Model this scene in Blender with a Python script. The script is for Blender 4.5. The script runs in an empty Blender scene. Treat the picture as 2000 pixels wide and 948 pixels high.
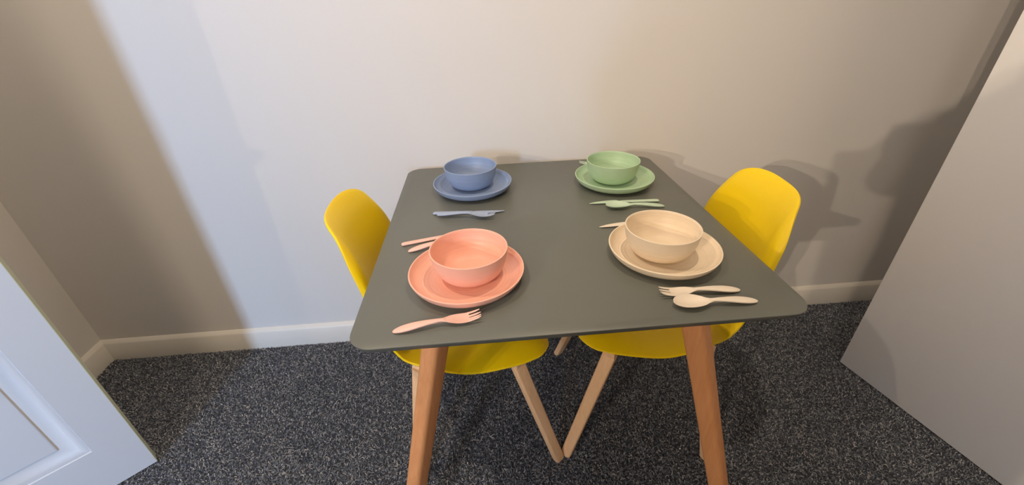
import bpy, bmesh, math, random
import numpy as np
from mathutils import Vector, Matrix
random.seed(4); rng = np.random.default_rng(7)
C = bpy.context.scene.collection
S = bpy.context.scene

# ------------------------------------------------------------------ camera
cam = bpy.data.cameras.new('camera'); cam_o = bpy.data.objects.new('camera', cam); C.objects.link(cam_o)
cam.sensor_width = 36.0; cam.lens = 811.646 * 36 / 2000; cam.clip_start = 0.02
Rr = Vector((0.99619021, -0.08175527, -0.03035018)); Ru = Vector((0.06777736, 0.50684339, 0.85936954)); Rf = Vector((0.0548752, 0.85815258, -0.51045359))
M = Matrix((Rr, Ru, -Rf)).transposed().to_4x4(); M.translation = Vector((-0.15388, -1.36207, 1.23264))
cam_o.matrix_world = M; S.camera = cam_o

# ------------------------------------------------------------------ exposure, world, lights
S.view_settings.view_transform = 'Standard'; S.view_settings.look = 'None'
S.view_settings.gamma = 1.0; S.view_settings.use_curve_mapping = False
S.view_settings.exposure = 0.0
w = bpy.data.worlds.new('world'); S.world = w; w.use_nodes = True
w.node_tree.nodes['Background'].inputs[0].default_value = (0.5, 0.62, 0.85, 1)
w.node_tree.nodes['Background'].inputs[1].default_value = 0.6

WARM = (1.0, 0.81, 0.62)
DAY_LIGHT = dict(loc=(-2.20, -5.96, 1.95), sx=0.60, sy=0.7, power=250.0, col=(0.41, 0.62, 1.0))
LAMPS = [  # x, y, power of the ceiling lamps
    (-0.86, -0.72, 9.2), (0.20, -0.66, 8.6), (-3.16, -4.30, 60.0), (-4.20, -4.90, 74.0)]
SPOT_AIM = (1.40, 0.0, 0.80)
FILL_PANEL = dict(loc=(-0.80, -2.75), size=0.6, power=23.0)  # added fill light for the seats, legs and bowl fronts
CEIL = 2.40
PERSON = (-0.240, -1.75)

def area(name, loc, rot, sx, sy, power, col, shape='RECTANGLE'):
    l = bpy.data.lights.new(name, 'AREA'); l.shape = shape; l.size = sx; l.size_y = sy; l.energy = power; l.color = col
    o = bpy.data.objects.new(name, l); o.location = loc; o.rotation_euler = rot; C.objects.link(o); return o
d = DAY_LIGHT
area('window_daylight', d['loc'], (math.radians(90), 0, 0), d['sx'], d['sy'], d['power'], d['col'])

# ------------------------------------------------------------------ helpers
def tag(o, label=None, cat=None, group=None, kind=None):
    if label: o['label'] = label
    if cat: o['category'] = cat
    if group: o['group'] = group
    if kind: o['kind'] = kind
    return o
def thing(name, label, cat, loc=(0, 0, 0), rz=0.0, group=None):
    o = bpy.data.objects.new(name, None); o.empty_display_size = .05; C.objects.link(o)
    o.location = loc; o.rotation_euler = (0, 0, rz); return tag(o, label, cat, group)
def link(name, me, m, parent=None, smooth=True):
    o = bpy.data.objects.new(name, me); C.objects.link(o)
    if m: me.materials.append(m)
    if smooth:
        me.polygons.foreach_set('use_smooth', [True] * len(me.polygons))
        try: me.set_sharp_from_angle(angle=math.radians(38))
        except Exception: pass
    if parent: o.parent = parent
    return o
def mesh_bm(bm, name='m'):
    bmesh.ops.recalc_face_normals(bm, faces=bm.faces)
    me = bpy.data.meshes.new(name); bm.to_mesh(me); bm.free(); return me
def mesh_py(v, f, name='m'):
    bm = bmesh.new(); vs = [bm.verts.new(p) for p in v]
    for q in f: bm.faces.new([vs[i] for i in q])
    return mesh_bm(bm, name)
def box(bm, a, b, bev=0.0):
    r = bmesh.ops.create_cube(bm, size=1.0); vs = r['verts']
    c = [(a[i] + b[i]) / 2 for i in range(3)]; s = [abs(b[i] - a[i]) for i in range(3)]
    for v in vs: v.co = Vector((v.co[i] * s[i] + c[i] for i in range(3)))
    if bev:
        es = {e for v in vs for e in v.link_edges}
        bmesh.ops.bevel(bm, geom=list(es), offset=bev, segments=2, affect='EDGES', profile=.5)
def box_obj(name, a, b, m, parent=None, bev=0.0, smooth=True):
    bm = bmesh.new(); box(bm, a, b, bev); return link(name, mesh_bm(bm), m, parent, smooth)
def lathe(profile, seg=96):
    v, f = [], []; n = len(profile); rings = []
    for (r, z) in profile:
        if r < 1e-6: rings.append([len(v)]); v.append((0, 0, z))
        else:
            rings.append(list(range(len(v), len(v) + seg)))
            v += [(r * math.cos(2 * math.pi * k / seg), r * math.sin(2 * math.pi * k / seg), z) for k in range(seg)]
    for a, b in zip(rings, rings[1:]):
        for k in range(seg):
            k2 = (k + 1) % seg
            q = ([a[k], a[k2], b[k2], b[k]] if len(a) > 1 and len(b) > 1 else
                 [a[0], b[k2], b[k]] if len(a) == 1 else [a[k], a[k2], b[0]])
            f.append(q)
    return mesh_py(v, f)
def smooth_poly(pts, n):
    """Catmull-Rom through points (tuples of any length)"""
    P = [np.array(p, float) for p in pts]; P = [2 * P[0] - P[1]] + P + [2 * P[-1] - P[-2]]; out = []
    for i in range(1, len(P) - 2):
        for k in range(n):
            t = k / n
            out.append(.5 * (2 * P[i] + (P[i + 1] - P[i - 1]) * t + (2 * P[i - 1] - 5 * P[i] + 4 * P[i + 1] - P[i + 2]) * t * t
                             + (-P[i - 1] + 3 * P[i] - 3 * P[i + 1] + P[i + 2]) * t ** 3))
    out.append(P[-2]); return out

# ------------------------------------------------------------------ materials
def mat(name, col, rough=.5, spec=.5, bump=None, noise=None, coat=0):
    m = bpy.data.materials.new(name); m.use_nodes = True; nt = m.node_tree; b = nt.nodes['Principled BSDF']
    b.inputs['Base Color'].default_value = (*col, 1); b.inputs['Roughness'].default_value = rough
    b.inputs['Specular IOR Level'].default_value = spec; b.inputs['Coat Weight'].default_value = coat
    tc = nt.nodes.new('ShaderNodeTexCoord')
    if noise:      # (scale, amount, detail) slow tone variation
        n = nt.nodes.new('ShaderNodeTexNoise'); n.inputs['Scale'].default_value = noise[0]; n.inputs['Detail'].default_value = noise[2]
        nt.links.new(tc.outputs['Object'], n.inputs['Vector'])
        r = nt.nodes.new('ShaderNodeValToRGB'); a = noise[1]
        r.color_ramp.elements[0].position = .3; r.color_ramp.elements[1].position = .7
        r.color_ramp.elements[0].color = (*[c * (1 - a) for c in col], 1); r.color_ramp.elements[1].color = (*[min(1, c * (1 + a)) for c in col], 1)
        nt.links.new(n.outputs['Fac'], r.inputs['Fac']); nt.links.new(r.outputs['Color'], b.inputs['Base Color'])
    if bump:       # (scale, strength, distance)
        n = nt.nodes.new('ShaderNodeTexNoise'); n.inputs['Scale'].default_value = bump[0]; n.inputs['Detail'].default_value = 4
        nt.links.new(tc.outputs['Object'], n.inputs['Vector'])
        bp = nt.nodes.new('ShaderNodeBump'); bp.inputs['Strength'].default_value = bump[1]; bp.inputs['Distance'].default_value = bump[2]
        nt.links.new(n.outputs['Fac'], bp.inputs['Height']); nt.links.new(bp.outputs['Normal'], b.inputs['Normal'])
    return m
def lin(r, g, b): return tuple(((c / 255) / 12.92 if c / 255 <= .04045 else ((c / 255 + .055) / 1.055) ** 2.4) for c in (r, g, b))

M_wall = mat('wall_paint', lin(226, 222, 216), .75, .3, bump=(260, .10, .001), noise=(1.3, .012, 3))
M_ceil = mat('ceiling_paint', lin(232, 230, 226), .85, .2)
M_skirt = mat('skirting_gloss', lin(226, 221, 210), .38, .5, bump=(60, .05, .001))
M_door = mat('door_white', lin(222, 224, 226), .36, .5, bump=(45, .05, .001))
M_door_edge = mat('door_edge', lin(205, 205, 170), .5, .4)
M_door_r = mat('door_white_flush', lin(238, 235, 230), .42, .45, bump=(30, .06, .001), noise=(2.0, .012, 3))
M_top = mat('table_grey_paint', (.138, .142, .118), .38, .5, bump=(400, .05, .0005), noise=(5, .015, 3))
M_yel = mat('yellow_plastic', (.98, .68, .001), .42, .5, bump=(350, .04, .0004))
M_metal = mat('dark_metal', (.03, .03, .03), .4)
def wood(name, a, b, sc=1.0):
    m = mat(name, a, .48, .4); nt = m.node_tree; bs = nt.nodes['Principled BSDF']
    tc = nt.nodes.new('ShaderNodeTexCoord'); mp = nt.nodes.new('ShaderNodeMapping'); mp.inputs['Scale'].default_value = (60 * sc, 60 * sc, 4 * sc)
    n = nt.nodes.new('ShaderNodeTexNoise'); n.inputs['Scale'].default_value = 1.6; n.inputs['Detail'].default_value = 6; n.inputs['Distortion'].default_value = .4
    r = nt.nodes.new('ShaderNodeValToRGB'); r.color_ramp.elements[0].position = .3; r.color_ramp.elements[1].position = .72
    r.color_ramp.elements[0].color = (*b, 1); r.color_ramp.elements[1].color = (*a, 1)
    nt.links.new(tc.outputs['Object'], mp.inputs[0]); nt.links.new(mp.outputs[0], n.inputs['Vector'])
    nt.links.new(n.outputs['Fac'], r.inputs['Fac']); nt.links.new(r.outputs['Color'], bs.inputs['Base Color']); return m
M_wood_t = wood('beech_table_leg', lin(224, 158, 104), lin(212, 144, 90))
M_wood_c = wood('beech_chair_leg', lin(240, 198, 152), lin(230, 184, 136))
def dish_mat(name, col):
    """matt bio-plastic with fine turned rings"""
    m = mat(name, col, .42, .45, noise=(40, .02, 3)); nt = m.node_tree; b = nt.nodes['Principled BSDF']
    tc = nt.nodes.new('ShaderNodeTexCoord'); sx = nt.nodes.new('ShaderNodeSeparateXYZ')
    nt.links.new(tc.outputs['Object'], sx.inputs[0])
    ln = nt.nodes.new('ShaderNodeVectorMath'); ln.operation = 'LENGTH'
    cx = nt.nodes.new('ShaderNodeCombineXYZ'); nt.links.new(sx.outputs['X'], cx.inputs[0]); nt.links.new(sx.outputs['Y'], cx.inputs[1])
    nt.links.new(cx.outputs[0], ln.inputs[0])
    ad = nt.nodes.new('ShaderNodeMath'); ad.operation = 'ADD'; nt.links.new(ln.outputs['Value'], ad.inputs[0]); nt.links.new(sx.outputs['Z'], ad.inputs[1])
    n = nt.nodes.new('ShaderNodeTexNoise'); n.noise_dimensions = '1D'; n.inputs['Scale'].default_value = 140; n.inputs['Detail'].default_value = 2
    nt.links.new(ad.outputs[0], n.inputs['W'])
    bp = nt.nodes.new('ShaderNodeBump'); bp.inputs['Strength'].default_value = .35; bp.inputs['Distance'].default_value = .0012
    nt.links.new(n.outputs['Fac'], bp.inputs['Height']); nt.links.new(bp.outputs['Normal'], b.inputs['Normal']); return m
DC = {'blue': (.265, .345, .51), 'green': (.46, .62, .40), 'pink': (.91, .49, .36), 'beige': (.84, .70, .51)}
DM = {k: dish_mat(k + '_dish', c) for k, c in DC.items()}
KM = {k: mat(k + '_cutlery', tuple(min(1, x * .80 + .14) for x in c), .42, .45, noise=(60, .02, 3)) for k, c in DC.items()}

# ------------------------------------------------------------------ the room
XL, XR, YR = -1.727, 1.90, -6.0; XR2, YJ = 1.36, -1.14
def struct(name, a, b, m, parent=None, bev=0.0):
    o = box_obj(name, a, b, m, parent, bev)
    if not parent: o['kind'] = 'structure'
    return o
M_floor = mat('carpet_backing', lin(70, 72, 78), .95, .1, bump=(300, .5, .003))
floor = struct('floor', (-6.0, YR - .1, -.06), (XR + .1, .1, 0), M_floor)
struct('ceiling', (-6.0, YR - .1, CEIL), (XR + .1, .1, CEIL + .06), M_ceil)
struct('wall_back', (-6.0, 0, 0), (XR + .1, .1, CEIL), M_wall)
def merged(name, boxes, m, kind='structure'):
    bm = bmesh.new()
    for a, b in boxes: box(bm, a, b)
    o = link(name, mesh_bm(bm), m); o['kind'] = kind; return o
DY0, DY1 = -.955, -1.75       # doorway in the left wall
merged('wall_left', [((XL - .1, DY0, 0), (XL, 0, CEIL)), ((XL - .1, DY1, 2.04), (XL, DY0, CEIL))], M_wall)
struct('wall_hall', (-6.1, YR, 0), (-6.0, 0, CEIL), M_wall)
struct('wall_daylight_block', (-1.77, -4.70, 0), (XR2, -4.60, CEIL), M_wall)  # unseen wall, added to fade the daylight out towards the right
merged('wall_right', [((XR, YJ, 0), (XR + .1, 0, CEIL)), ((XR2, YJ - .1, 0), (XR + .1, YJ, CEIL)), ((XR2, YR, 0), (XR2 + .1, YJ - .1, CEIL))], M_wall)
WX0, WX1 = -2.53, -1.87; WZ0, WZ1 = 1.55, 2.35
merged('wall_rear', [((-6.0, YR - .1, 0), (WX0, YR, CEIL)), ((WX1, YR - .1, 0), (XR, YR, CEIL)), ((WX0, YR - .1, 0), (WX1, YR, WZ0)), ((WX0, YR - .1, WZ1), (WX1, YR, CEIL))], M_wall)
win = merged('window_1', [((WX0, YR - .06, WZ0), (WX0 + .03, YR - .01, WZ1)), ((WX1 - .03, YR - .06, WZ0), (WX1, YR - .01, WZ1)),
                          ((WX0, YR - .06, WZ0), (WX1, YR - .01, WZ0 + .03)), ((WX0, YR - .06, WZ1 - .03), (WX1, YR - .01, WZ1))], M_door)
glass = bpy.data.materials.new('glass'); glass.use_nodes = True; gb = glass.node_tree.nodes['Principled BSDF']
gb.inputs['Transmission Weight'].default_value = 1; gb.inputs['Roughness'].default_value = 0; gb.inputs['IOR'].default_value = 1.01
box_obj('pane', (WX0 + .03, YR - .04, WZ0 + .03), (WX1 - .03, YR - .035, WZ1 - .03), glass, win)

def skirting(name, length, loc, rz):
    """bevelled skirting board; runs along local +x, the room lies at local -y"""
    prof = [(0, 0), (-.015, 0), (-.015, .0855), (-.0125, .089), (-.004, .0985), (-.0015, .1), (0, .1)]
    v = [(x, y, z) for x in (0, length) for y, z in prof]; n = len(prof)
    f = [[i, (i + 1) % n, n + (i + 1) % n, n + i] for i in range(n)] + [list(range(n))[::-1], list(range(n, 2 * n))]
    o = link(name, mesh_py(v, f), M_skirt); o.location = loc; o.rotation_euler = (0, 0, rz); o['kind'] = 'structure'; return o
skirting('baseboard_back', XR - XL, (XL, 0, 0), 0)
skirting('baseboard_left', .95, (XL, -.955, 0), math.radians(90))
skirting('baseboard_right', 1.14, (XR, 0, 0), math.radians(-90))

# carpet: short fuzzy pile, nobody could count the tufts
def carpet():
    N = 230000
    x = rng.uniform(-1.74, 1.9, N); y = rng.uniform(-1.25, -.014, N)
    ang = rng.uniform(0, 2 * math.pi, N); L = rng.uniform(.005, .012, N); wd = rng.uniform(.0008, .0015, N); h = rng.uniform(.002, .006, N)
    dx, dy = np.cos(ang), np.sin(ang); px, py = -dy, dx
    V = np.zeros((N, 6, 3)); T = [(-.5, .0), (0, 1.0), (.5, .25)]
    bend = rng.uniform(-.0015, .0015, N)
    for i, (t, k) in enumerate(T):
        for j, s in enumerate((-1, 1)):
            V[:, i * 2 + j, 0] = x + dx * L * t + px * (wd * s + bend * k); V[:, i * 2 + j, 1] = y + dy * L * t + py * (wd * s + bend * k)
            V[:, i * 2 + j, 2] = h * k + .0004
    V = V.reshape(-1, 3)
    base = np.arange(N)[:, None] * 6
    F = np.concatenate([base + [0, 1, 3, 2], base + [2, 3, 5, 4]], 1).reshape(-1, 4)
    me = bpy.data.meshes.new('carpet_pile')
    me.vertices.add(len(V)); me.vertices.foreach_set('co', V.ravel())
    me.loops.add(F.size); me.loops.foreach_set('vertex_index', F.ravel().astype(np.int32))
    me.polygons.add(len(F)); me.polygons.foreach_set('loop_start', np.arange(0, F.size, 4, dtype=np.int32))
    try: me.polygons.foreach_set('loop_total', np.full(len(F), 4, dtype=np.int32))
    except Exception: pass
    me.update(); me.validate()
    at = me.attributes.new('tone', 'FLOAT', 'POINT'); at.data.foreach_set('value', np.repeat(rng.random(N), 6).astype(np.float32))
    m = bpy.data.materials.new('carpet_fibre'); m.use_nodes = True; nt = m.node_tree; b = nt.nodes['Principled BSDF']
    b.inputs['Roughness'].default_value = .9; b.inputs['Specular IOR Level'].default_value = .15
    a = nt.nodes.new('ShaderNodeAttribute'); a.attribute_name = 'tone'
    r = nt.nodes.new('ShaderNodeValToRGB'); cr = r.color_ramp
    cr.elements[0].color = (*lin(76, 80, 88), 1); cr.elements[1].color = (*lin(190, 187, 184), 1)
    e = cr.elements.new(.55); e.color = (*lin(106, 111, 119), 1); e = cr.elements.new(.85); e.color = (*lin(142, 145, 149), 1)
    nt.links.new(a.outputs['Fac'], r.inputs['Fac']); nt.links.new(r.outputs['Color'], b.inputs['Base Color'])
    o = link('carpet_pile', me, m, floor, smooth=False); o['kind'] = 'stuff'
carpet()
M_lint = mat('lint', (.8, .8, .78), .8)
for i, (x, y) in enumerate([(-.265, -.60), (.395, -.62)]):
    bm = bmesh.new(); bmesh.ops.create_icosphere(bm, subdivisions=1, radius=.0025)
    for v in bm.verts: v.co *= random.uniform(.6, 1.2)
    o = link('lint_fleck', mesh_bm(bm), M_lint); o.location = (x, y, .0045)
    tag(o, ['tiny white lint fleck on the carpet beside the front left table leg', 'tiny white lint fleck on the carpet beside the front right table leg'][i], 'lint', 'lint flecks on the carpet')

# ------------------------------------------------------------------ doors
def door_leaf(name, corner, ang, width, thick, m, m_edge, panels, face_side):
    """local +x runs from the free edge to the hinge; face_side=-1: shown face looks to local +y, body behind it"""
    t = bpy.data.objects.new(name, None); C.objects.link(t); t.location = (corner[0], corner[1], 0); t.rotation_euler = (0, 0, ang); t['kind'] = 'structure'
    z0, z1 = .007, 1.981; s = face_side
    ya, yb = 0, -s * thick
    if not panels:
        box_obj('door_leaf', (0, min(ya, yb), z0), (width, max(ya, yb), z1), m, t, bev=.0012)
    else:
        xs = [0] + [c for p in panels for c in ()]
        bm = bmesh.new()
        # stiles, rails and the mullion around the sunk panels
        st = .0925; mw = .09; rails = [(z0, .163), (.80, .93), (1.86, z1)]
        midx = width / 2
        lo, hi = min(ya, yb), max(ya, yb)
        box(bm, (0.0015, lo, z0), (st, hi, z1)); box(bm, (width - st, lo, z0), (width, hi, z1)); box(bm, (midx - mw / 2, lo, .163), (midx + mw / 2, hi, 1.86))
        for a, b in rails: box(bm, (st, lo, a), (width - st, hi, b))
        link('door_leaf', mesh_bm(bm), m, t, smooth=False)
        box_obj('edge_strip', (0, lo, z0), (.0015, hi, z1), m_edge, t)
        for (x0, x1) in ((st, midx - mw / 2), (midx + mw / 2, width - st)):
            for (a, b) in ((.163, .80), (.93, 1.86)):
                # moulding: ring of insets going down and up again, then the flat field
                prof = [(0, 0), (.0015, -.0025), (.004, -.0025), (.016, -.0075), (.018, -.0095), (.042, -.0135), (.0475, -.0155), (.0495, -.0115), (.052, -.011)]
                v, f = [], []
                for ins, dep in prof:
                    y = s * dep
                    v += [(x0 + ins, y, a + ins), (x1 - ins, y, a + ins), (x1 - ins, y, b - ins), (x0 + ins, y, b - ins)]
                for k in range(len(prof) - 1):
                    for j in range(4): f.append([4 * k + j, 4 * k + (j + 1) % 4, 4 * k + 4 + (j + 1) % 4, 4 * k + 4 + j])
                link('panel_moulding', mesh_py(v, f), m, t, smooth=True)
                i = .052; y = s * -.011
                box_obj('door_panel', (x0 + i, min(y, y - s * .012), a + i), (x1 - i, max(y, y - s * .012), b - i), m, t, smooth=False)
    # lever handle, out of the frame
    if not panels: return t
    zc = 1.0
    bm = bmesh.new(); box(bm, (.04, s * .001, zc - .08), (.08, s * .008, zc + .06), .002); box(bm, (.052, s * .008, zc - .01), (.068, s * .045, zc + .01), .002); box(bm, (.052, s * .035, zc - .01), (.17, s * .05, zc + .01), .004)
    link('handle', mesh_bm(bm), M_metal, t); return t
# left door: shown face looks at the camera
a = math.radians(180 + 42)
d1 = door_leaf('door_1', (-1.2405, -.497), a, .70, .035, M_door, M_door_edge, [1], 1)
# right door: free edge by the back wall, hinge towards the camera
a2 = math.atan2(-.977, .215)
d2 = door_leaf('door_2', (1.1345, -.3445), a2, .76, .035, M_door_r, M_door_r, [], -1)

# ------------------------------------------------------------------ table
TX, TY = 0.001, -.4445; HW, HD = .40, .411
tbl = thing('dining_table', 'square dining table with grey painted top and splayed beech legs against the wall', 'table', (TX, TY, 0), .002)
def rrect(hw, hd, r, z, n=10):
    o = []
    for cx, cy, a0 in ((hw - r, hd - r, 0), (-hw + r, hd - r, 90), (-hw + r, -hd + r, 180), (hw - r, -hd + r, 270)):
        for k in range(n + 1):
            a = math.radians(a0 + 90 * k / n); o.append((cx + r * math.cos(a), cy + r * math.sin(a), z))
    return o
def loop_stack(rings, cap=True):
    v = [p for r in rings for p in r]; n = len(rings[0]); f = []
    for k in range(len(rings) - 1):
        for j in range(n): f.append([k * n + j, k * n + (j + 1) % n, (k + 1) * n + (j + 1) % n, (k + 1) * n + j])
    if cap: f += [list(range(n))[::-1], list(range((len(rings) - 1) * n, len(rings) * n))]
    return v, f
rings = [rrect(HW - i, HD - i, .042 - i, z) for i, z in ((.024, .733), (.007, .7355), (.0055, .7365), (.0004, .7478), (0, .7485), (.0003, .7495), (.0012, .75))]
v, f = loop_stack(rings); link('tabletop', mesh_py(v, f), M_top, tbl)
def leg_mesh(top, foot, w0, d0, w1, d1, ang, rr, n=5):
    """tapered beam cut level at both ends; w across the tangent, d along the outward direction"""
    rings = []
    for t in (0, .02, .25, .5, .75, .985, 1):
        c = [top[i] + (foot[i] - top[i]) * t for i in range(3)]; w = w0 + (w1 - w0) * t; d = d0 + (d1 - d0) * t
        sh = .0015 if t in (0, 1) else 0
        r = rrect(w / 2 - sh, d / 2 - sh, min(rr, d / 2.2, w / 2.2), 0, n)
        ca, sa = math.cos(ang), math.sin(ang)
        rings.append([(c[0] + x * ca - y * sa, c[1] + x * sa + y * ca, c[2]) for x, y, _ in r])
    v, f = loop_stack(rings); return mesh_py(v, f)
LT, LF = (.248, .250), (.413, .406)
for sx in (-1, 1):
    for sy in (-1, 1):
        ang = -math.radians(35) * (sx * sy)
        k = .007 if sx < 0 else 0
        link('leg', leg_mesh((sx * (LT[0] + k), sy * LT[1], .728), (sx * (LF[0] + k), sy * LF[1], 0.001), .044, .056, .033, .042, ang, .011), M_wood_t, tbl)
bm = bmesh.new()
for sx in (-1, 1): box(bm, (sx * .215 - .02, -.26, .722), (sx * .215 + .02, .26, .732), .001)
for sy in (-1, 1): box(bm, (-.25, sy * .235 - .02, .712), (.25, sy * .235 + .02, .722), .001)
link('mounting_frame', mesh_bm(bm), M_metal, tbl)

# ------------------------------------------------------------------ chairs
PROF = [(.236, .415), (.226, .433), (.19, .445), (.12, .446), (.03, .439), (-.06, .433), (-.125, .439), (-.165, .467), (-.188, .523), (-.197, .590), (-.2075, .661), (-.2335, .741), (-.2515, .789), (-.2652, .817)]
CN, CF, CT = 3.2, .085, .185
ROLL, JOIN, DS, DB = .020, .029, .008, .050
def chair_shell():
    pts = smooth_poly(PROF, 12); P = np.array(pts); seg = np.linalg.norm(np.diff(P, axis=0), axis=1); sacc = np.concatenate([[0], np.cumsum(seg)]); Ltot = sacc[-1]
    def at(s):
        x = np.interp(s, sacc, P[:, 0]); z = np.interp(s, sacc, P[:, 1])
        e = .006; x1, z1 = np.interp(min(s + e, Ltot), sacc, P[:, 0]), np.interp(min(s + e, Ltot), sacc, P[:, 1]); x0, z0 = np.interp(max(s - e, 0), sacc, P[:, 0]), np.interp(max(s - e, 0), sacc, P[:, 1])
        t = np.array([x1 - x0, z1 - z0]); t /= np.linalg.norm(t); return x, z, np.array([t[1], -t[0]]) * 1.0
    WS = [(0, .196), (.12, .2270), (.25, .2350), (.36, .225), (.46, .207), (.57, .197), (.68, .196), (.80, .187), (.92, .172), (1, .168)]
    WQ = np.array(smooth_poly(WS, 8))
    def W(q): return np.interp(q, WQ[:, 0], WQ[:, 1])
    NU, NV = 72, 44; v, f = [], []
    for i in range(NU + 1):
        for j in range(NV + 1):
            q = math.sin((j / NV - .5) * math.pi) * .65 + (j / NV - .5) * 2 * .35   # denser at the rim
            aq = abs(q)
            u = i / NU; u = .5 - .5 * math.cos(u * math.pi) if False else u
            c = 1 - (1 - min(aq, 1) ** CN) ** (1 / CN)
            s0, s1 = CF * c, Ltot - CT * c
            s = s0 + (s1 - s0) * u; x, z, n = at(s); g = s / Ltot
            wv = W(g) * q
            # n points up for the seat, forward (+x) for the back
            up = n if n[1] > 0 or g > .4 else n
            back = min(1, max(0, (g - .40) / .18)); back = back * back * (3 - 2 * back)
            dish = (DS * (1 - back) + DB * back) * aq ** 2
            join = math.exp(-((g - .43) / .10) ** 2) * JOIN * aq ** 2.2
            e = min(1, max(0, (aq - .74) / .26)); roll = (.008 + (ROLL - .008) * back) * e * e
            # the roll along the top rim of the back
            et = min(1, max(0, (u - .91) / .09)); roll += .010 * et * et
            off = dish + join - roll
            v.append((x - 0 + (-n[0]) * -1 * off if False else x + n[0] * off, wv, z + n[1] * off))
    for i in range(NU):
        for j in range(NV):
            a = i * (NV + 1) + j; f.append([a, a + 1, a + NV + 2, a + NV + 1])
    return v, f
def make_chair(name, label, loc, rz, group):
    t = thing(name, label, 'chair', loc, rz, group)
    v, f = chair_shell(); bm = bmesh.new(); vs = [bm.verts.new(p) for p in v]
    for q in f: bm.faces.new([vs[i] for i in q])
    bmesh.ops.remove_doubles(bm, verts=bm.verts, dist=1e-5)
    o = link('seat_shell', mesh_bm(bm), M_yel, t)
    so = o.modifiers.new('thick', 'SOLIDIFY'); so.thickness = .0055; so.offset = 0; so.use_even_offset = False
    bv = o.modifiers.new('rim', 'BEVEL'); bv.width = .0018; bv.segments = 2; bv.limit_method = 'ANGLE'; bv.angle_limit = math.radians(60)
    top = {1: (.138, .150), -1: (-.105, .150)}; foot = {1: (.262, .212), -1: (-.163, .215)}
    for sx in (1, -1):
        for sy in (-1, 1):
            ang = -math.radians(36) * (sx * sy)
            link('leg', leg_mesh((top[sx][0], sy * top[sx][1], .414), (foot[sx][0], sy * foot[sx][1], 0.001), .040, .026, .033, .023, ang, .006), M_wood_c, t)
    for k in (1, -1):
        a = Vector((top[1][0] + .02, k * -.175, 0)); b = Vector((top[-1][0] - .01, k * .17, 0)); d = (b - a).normalized(); n = Vector((-d.y, d.x, 0)) * .016
        zz0, zz1 = (.384, .408) if k == 1 else (.382, .406)
        vv = [tuple(p + Vector((0, 0, z))) for z in (zz0, zz1) for p in (a - n, b - n, b + n, a + n)]
        link('crossbar', mesh_py(vv, [[0, 1, 2, 3], [4, 5, 6, 7], [0, 1, 5, 4], [1, 2, 6, 5], [2, 3, 7, 6], [3, 0, 4, 7]]), M_wood_c, t)
    return t
G = 'yellow shell chairs at the grey table'
make_chair('dining_chair', 'yellow plastic shell chair with beech legs on the left of the table', (-.2581, -.4148, 0), math.radians(3.2), G)
make_chair('dining_chair', 'yellow plastic shell chair with beech legs on the right of the table', (.3249, -.4189, 0), math.radians(180 - 6.7), G)

# ------------------------------------------------------------------ crockery
def plate_mesh():
    R, h = .1135, .0245
    outer = [(0, .0005), (.074, .0005), (.077, 0), (.083, 0), (.085, .0006), (.0965, .0042), (.1055, .0095), (.1100, .0155), (.1124, h - .0025), (.1132, h - .0008)]
    rim = [(R, h - .0002), (.1132, h + .0005), (.1122, h + .0008), (.1108, h + .0007), (.1103, h + .0001)]
    inner = [(.1095, h - .002), (.1070, .0185), (.1025, .0128), (.0965, .0088), (.0905, .0068), (.0893, .0060), (.0880, .0062), (.0840, .0060), (.0830, .0055), (.0815, .0058), (.0770, .0056), (.0760, .0052), (.0745, .0055), (.055, .0053), (.02, .0052), (0, .0052)]
    return lathe(outer + rim + inner, 112)
def bowl_mesh():
    R, h = .0758, .0625
    outer = [(0, .0008), (.030, .0008), (.0315, 0), (.037, 0), (.0390, .0006), (.0470, .0030), (.0560, .0085), (.0635, .0175), (.0690, .0290), (.0724, .0405), (.0744, .052), (.0755, h - .002)]
    rim = [(R, h - .0003), (.0757, h + .0005), (.0748, h + .0009), (.0735, h + .0008), (.0729, h + .0002)]
    inner = [(.0724, h - .002), (.0714, .051), (.0690, .040), (.0653, .029), (.0595, .0188), (.0510, .0105), (.040, .0056), (.024, .0036), (.012, .0031), (0, .003)]
    pts = [tuple(p) for p in smooth_poly(outer[5:], 3)]
    return lathe(outer[:5] + pts + rim + [tuple(p) for p in smooth_poly(inner, 3)], 112)
PM, BM = plate_mesh(), bowl_mesh()
SETS = {'blue': ((-.1896, -.2269), (-.1932, -.2181)), 'green': ((.2245, -.2422), (.219, -.2375)), 'pink': ((-.2017, -.6776), (-.1943, -.6729)), 'beige': ((.2109, -.6432), (.2029, -.6417))}
WHERE = {'blue': 'at the back left of the table', 'green': 'at the back right of the table', 'pink': 'at the front left of the table', 'beige': 'at the front right of the table'}
for k, (pp, bp) in SETS.items():
    o = link('plate', PM.copy(), DM[k]); o.location = (*pp, .7502); tag(o, f'{k} round plastic plate with raised rim {WHERE[k]}', 'plate', 'coloured plates on the table')
    o = link('bowl', BM.copy(), DM[k]); o.location = (*bp, .7556); o.rotation_euler = (0, 0, random.uniform(0, 6)); tag(o, f'{k} plastic bowl standing on the {k} plate', 'bowl', 'coloured bowls on the plates')

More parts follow.
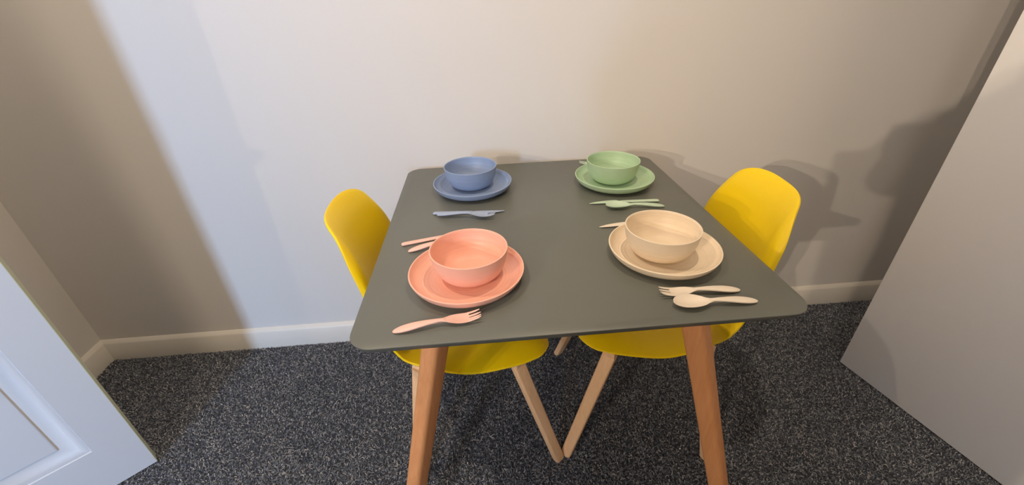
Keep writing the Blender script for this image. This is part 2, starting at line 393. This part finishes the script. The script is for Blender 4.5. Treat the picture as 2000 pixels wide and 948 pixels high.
# ------------------------------------------------------------------ cutlery (local +x runs from the handle end to the tip, z from the table)
def blade_loft(st, dish_pow=2, m=9, n=5):
    """st: (x, y centre, half width, z, thickness, dish)"""
    S_ = smooth_poly(st, n); rings = []
    for x, yc, hw, z, th, ds in S_:
        hw = max(hw, .0003); th = max(th, .0003); r = []
        for k in range(m):
            q = -1 + 2 * k / (m - 1); e = 1 - abs(q) ** 4
            r.append((x, yc + q * hw, z + ds * (q * q) + th / 2 * (.35 + .65 * e)))
        for k in range(m - 1, -1, -1):
            q = -1 + 2 * k / (m - 1); e = 1 - abs(q) ** 4
            r.append((x, yc + q * hw * .97, z + ds * (q * q) - th / 2 * (.35 + .65 * e)))
        rings.append(r)
    v, f = loop_stack(rings); return v, f
L = .152
HANDLE = [(0, 0, 0.00132, 0.0022, 0.00286, 0), (0.004, 0, 0.00475, 0.003, 0.00416, 0), (0.014, 0, 0.00766, 0.0046, 0.00546, 0), (0.028, 0, 0.00871, 0.0065, 0.00598, 0), (0.045, 0, 0.00766, 0.0085, 0.00598, 0), (0.062, 0, 0.00581, 0.0098, 0.00546, 0), (0.078, 0, 0.00414, 0.01, 0.0052, 0), (0.088, 0, 0.0046, 0.0094, 0.00468, 0)]
def fork_parts():
    h = blade_loft(HANDLE)
    hd = blade_loft([(.082, 0, .0036, .0098, .0030, 0), (.090, 0, .0062, .0088, .0026, .0006), (.100, 0, .0102, .0066, .0024, .0016), (.110, 0, .0124, .0046, .0024, .0022), (.121, 0, .0128, .0038, .0024, .0022), (.1305, 0, .0124, .0046, .0024, .0018)], m=15)
    tn = []
    for i in range(4):
        yc = (-1.5 + i) * .0068; s = 1 - abs(i - 1.5) / 1.5 * .3; up = .0018 * (abs(i - 1.5) / 1.5) ** 2
        tn.append(blade_loft([(.128, yc, .0025, .0046 + up, .0024, 0), (.136, yc * .98, .0023, .0060 + up, .0023, 0), (.144, yc * .96, .0019, .0080 + up, .0021, 0), (.1515 - .001 * abs(i - 1.5), yc * .94, .0009, .0102 + up, .0014, 0)], m=5, n=3))
    return h, hd, tn
def spoon_parts():
    h = blade_loft(HANDLE)
    b = blade_loft([(0.082, 0, 0.00414, 0.0098, 0.003, 0.0), (0.09, 0, 0.00713, 0.0084, 0.0026, 0.00115), (0.1, 0, 0.01288, 0.0056, 0.0022, 0.00437), (0.112, 0, 0.01725, 0.0032, 0.002, 0.00759), (0.124, 0, 0.01886, 0.0026, 0.002, 0.00851), (0.136, 0, 0.01725, 0.0036, 0.002, 0.00713), (0.145, 0, 0.01288, 0.0062, 0.002, 0.00414), (0.15, 0, 0.00736, 0.0086, 0.002, 0.00138), (0.152, 0, 0.00138, 0.0098, 0.0018, 0.0)], m=17)
    return h, b
def knife_parts():
    h = blade_loft([(0, 0, .0020, .0026, .0030, 0), (.002, 0, .0050, .0028, .0044, 0), (.008, 0, .0062, .0032, .0056, 0), (.04, 0, .0062, .0032, .0056, 0), (.08, 0, .0060, .0032, .0052, 0), (.102, 0, .0056, .0031, .0046, 0)])
    b = blade_loft([(.098, 0, .0046, .0030, .0034, 0), (.106, -.0006, .0056, .0030, .0026, 0), (.112, -.0022, .0086, .0030, .0022, 0), (.125, -.0020, .0088, .0030, .0020, 0), (.145, -.0008, .0074, .0030, .0018, 0), (.165, .0012, .0056, .0029, .0016, 0), (.180, .0034, .0026, .0028, .0014, 0), (.186, .0042, .0006, .0027, .0010, 0)], m=9)
    return h, b
FP, SP, KP = fork_parts(), spoon_parts(), knife_parts()
FM = [mesh_py(*FP[0]), mesh_py(*FP[1])] + [mesh_py(*t) for t in FP[2]]
SM = [mesh_py(*SP[0]), mesh_py(*SP[1])]; KMs = [mesh_py(*KP[0]), mesh_py(*KP[1])]
def cutlery(kind, col, p_handle, p_tip, label, z=.7502, flip=False, pitch=0.0):
    dx, dy = p_tip[0] - p_handle[0], p_tip[1] - p_handle[1]
    t = thing(kind, label, kind, (*p_handle, z), math.atan2(dy, dx), 'plastic %s on the table' % {'fork': 'forks', 'spoon': 'spoons', 'knife': 'knives'}[kind])
    if pitch: t.rotation_euler = (0, -pitch, math.atan2(dy, dx))
    if flip: t.scale = (1, -1, 1)
    src = {'fork': FM, 'spoon': SM, 'knife': KMs}[kind]
    names = {'fork': ['handle', 'fork_head'] + ['tine'] * 4, 'spoon': ['handle', 'spoon_bowl'], 'knife': ['handle', 'blade']}[kind]
    for nm, me in zip(names, src): link(nm, me.copy(), KM[col], t)
    return t
cutlery('knife', 'blue', (-.294, -.381), (-.108, -.395), 'blue plastic knife lying under the blue fork in front of the blue plate')
cutlery('fork', 'blue', (-.282, -.397), (-.134, -.424), 'blue plastic fork lying on the blue knife in front of the blue plate', z=.7535)
cutlery('knife', 'green', (.304, -.389), (.117, -.377), 'green plastic knife in front of the green plate, alongside the green spoon')
cutlery('spoon', 'green', (.305, -.423), (.151, -.408), 'green plastic spoon in front of the green plate, nearest the beige bowl')
cutlery('fork', 'green', (.307, -.090), (.152, -.088), 'green plastic fork behind the green plate with only tine tips showing')
cutlery('knife', 'pink', (-.353, -.532), (-.175, -.486), 'pink plastic knife behind the pink plate, with a plain rounded handle')
cutlery('spoon', 'pink', (-.334, -.563), (-.184, -.520), 'pink plastic spoon half hidden behind the pink plate and bowl')
cutlery('fork', 'pink', (-.326, -.822), (-.178, -.801), 'pink plastic fork in front of the pink plate near the table edge')
cutlery('fork', 'beige', (.302, -.782), (.153, -.777), 'beige plastic fork in front of the beige plate, behind the beige spoon')
cutlery('spoon', 'beige', (.315, -.816), (.161, -.810), 'beige plastic spoon nearest the front table edge, beside the beige fork')
cutlery('knife', 'beige', (.296, -.505), (.110, -.507), 'beige plastic knife behind the beige plate with its tip sticking out left')

# ------------------------------------------------------------------ ceiling lamps (out of the frame)
M_lamp = bpy.data.materials.new('lamp_glow'); M_lamp.use_nodes = True
_b = M_lamp.node_tree.nodes['Principled BSDF']; _b.inputs['Emission Color'].default_value = (*WARM, 1); _b.inputs['Emission Strength'].default_value = 4
for i, (x, y, pw) in enumerate(LAMPS):
    t = thing('ceiling_light', ['round recessed downlight over the left chair', 'round recessed downlight over the table middle', 'round recessed downlight in the rear room nearer the table', 'round recessed downlight in the far rear corner'][i], 'ceiling light', (x, y, CEIL), 0, 'recessed downlights in the ceiling')
    link('trim_ring', lathe([(.030, -.002), (.034, -.006), (.042, -.006), (.045, 0)], 48), M_door, t)
    link('diffuser', lathe([(0, -.0015), (.030, -.0015)], 48), M_lamp, t)
    if i < 2: area('downlight_lamp', (x, y, CEIL - .012), (0, 0, 0), .04, .04, pw, WARM, 'DISK')
    else:       # tilted spots in the rear room
        l = bpy.data.lights.new('spot_lamp', 'SPOT'); l.energy = pw * 4; l.color = WARM; l.shadow_soft_size = .03; l.spot_size = math.radians(41); l.spot_blend = 1.0
        o = bpy.data.objects.new('spot_lamp', l); o.location = (x, y, CEIL - .02); C.objects.link(o)
        o.rotation_euler = (Vector(SPOT_AIM) - o.location).to_track_quat('-Z', 'Y').to_euler()

# ------------------------------------------------------------------ the person taking the photograph (stands behind the lens; throws the soft shadows on the right)
def skinned(name, verts, edges, radii, m, parent, sub=2):
    me = bpy.data.meshes.new(name); me.from_pydata(verts, edges, []); me.update()
    o = bpy.data.objects.new(name, me); C.objects.link(o); o.parent = parent
    sk = o.modifiers.new('skin', 'SKIN'); sk.use_smooth_shade = True
    for i, r in enumerate(radii): me.skin_vertices[0].data[i].radius = (r, r) if not isinstance(r, tuple) else r
    me.skin_vertices[0].data[0].use_root = True
    ss = o.modifiers.new('sub', 'SUBSURF'); ss.levels = sub; ss.render_levels = sub
    me.materials.append(m); return o
M_cloth = mat('dark_cloth', (.06, .065, .08), .9, .1); M_skin = mat('skin', lin(205, 160, 135), .5, .4); M_phone = mat('phone_black', (.02, .02, .02), .3)
PX, PY = PERSON
per = thing('person', 'person in dark clothes standing before the table and holding up a phone', 'person', (PX, PY, 0), 0)
HX, HY = -.154 - PX, -1.40 - PY      # hands, in front of the chest at the lens
V = [(0, 0, .98), (0, .01, 1.15), (0, 0, 1.34), (0, 0, 1.45), (0, .01, 1.52), (0, .03, 1.60), (0, .02, 1.68),
     (-.18, 0, 1.42), (-.27, .10, 1.17), (HX - .115, HY - .05, 1.19), (HX - .09, HY, 1.20),
     (.18, 0, 1.42), (.27, .10, 1.17), (HX + .115, HY - .05, 1.19), (HX + .09, HY, 1.20),
     (-.10, 0, .92), (-.12, .03, .52), (-.12, 0, .09), (-.12, .14, .035), (.10, 0, .92), (.12, .03, .52), (.12, 0, .09), (.12, .14, .035)]
E_ = [(0, 1), (1, 2), (2, 3), (3, 4), (4, 5), (5, 6), (2, 7), (7, 8), (8, 9), (9, 10), (2, 11), (11, 12), (12, 13), (13, 14), (0, 15), (15, 16), (16, 17), (17, 18), (0, 19), (19, 20), (20, 21), (21, 22)]
Rd = [(.15, .11), (.14, .10), (.15, .11), .06, .055, .092, .075, .065, .048, .032, .026, .065, .048, .032, .026, .09, .062, .042, .035, .09, .062, .042, .035]
skinned('body', V, E_, Rd, M_cloth, per)
for sd in (-1, 1):
    hx = HX + .095 * sd
    for k in range(4):   # fingers behind the phone
        z = 1.235 - .019 * k; skinned('finger', [(hx, HY, z - .01), (HX + .090 * sd, HY + .022, z), (HX + .072 * sd, HY + .034, z), (HX + .052 * sd, HY + .030, z)], [(0, 1), (1, 2), (2, 3)], [.010, .009, .008, .007], M_skin, per, 1)
    skinned('thumb', [(hx, HY - .012, 1.182), (HX + .085 * sd, HY - .004, 1.172), (HX + .058 * sd, HY + .002, 1.180)], [(0, 1), (1, 2)], [.011, .010, .008], M_skin, per, 1)
rg = []
for z, rx, ry in ((.48, .25, .20), (.75, .235, .18), (.98, .25, .16), (1.15, .275, .15), (1.32, .26, .135), (1.41, .17, .10), (1.46, .07, .07)):
    rg.append([(rx * math.cos(2 * math.pi * k / 28) * (1 + .03 * math.sin(5 * 2 * math.pi * k / 28) * (1.5 - z)), .01 + ry * math.sin(2 * math.pi * k / 28), z) for k in range(28)])
v, f = loop_stack(rg); co = link('coat', mesh_py(v, f), M_cloth, per)  # coat added extra wide to fill in the shadow below the arms
ph = box_obj('phone', (-.078, -.004, -.037), (.078, .004, .037), M_phone, None, bev=.003)
ph.location = (PX + HX, PY + HY + .016, 1.207); ph.rotation_euler = (math.radians(-31), 0, 0)
tag(ph, 'black phone held level in both hands by the person', 'phone')

t = thing('fill_panel', 'square white fill light panel added to the ceiling behind the person', 'ceiling light', (*FILL_PANEL['loc'], CEIL), 0)  # invented fitting, only there to carry the soft fill light
h = FILL_PANEL['size'] / 2 + .02
bm = bmesh.new()
for a, b in (((-h, -h, -.012), (h, -h + .02, -.0005)), ((-h, h - .02, -.012), (h, h, -.0005)), ((-h, -h + .02, -.012), (-h + .02, h - .02, -.0005)), ((h - .02, -h + .02, -.012), (h, h - .02, -.0005))): box(bm, a, b)
link('fill_panel_frame', mesh_bm(bm), M_door, t, smooth=False)
box_obj('diffuser', (-h + .02, -h + .02, -.006), (h - .02, h - .02, -.001), M_lamp, t)
area('fill_lamp', (*FILL_PANEL['loc'], CEIL - .016), (0, 0, 0), FILL_PANEL['size'], FILL_PANEL['size'], FILL_PANEL['power'], WARM)
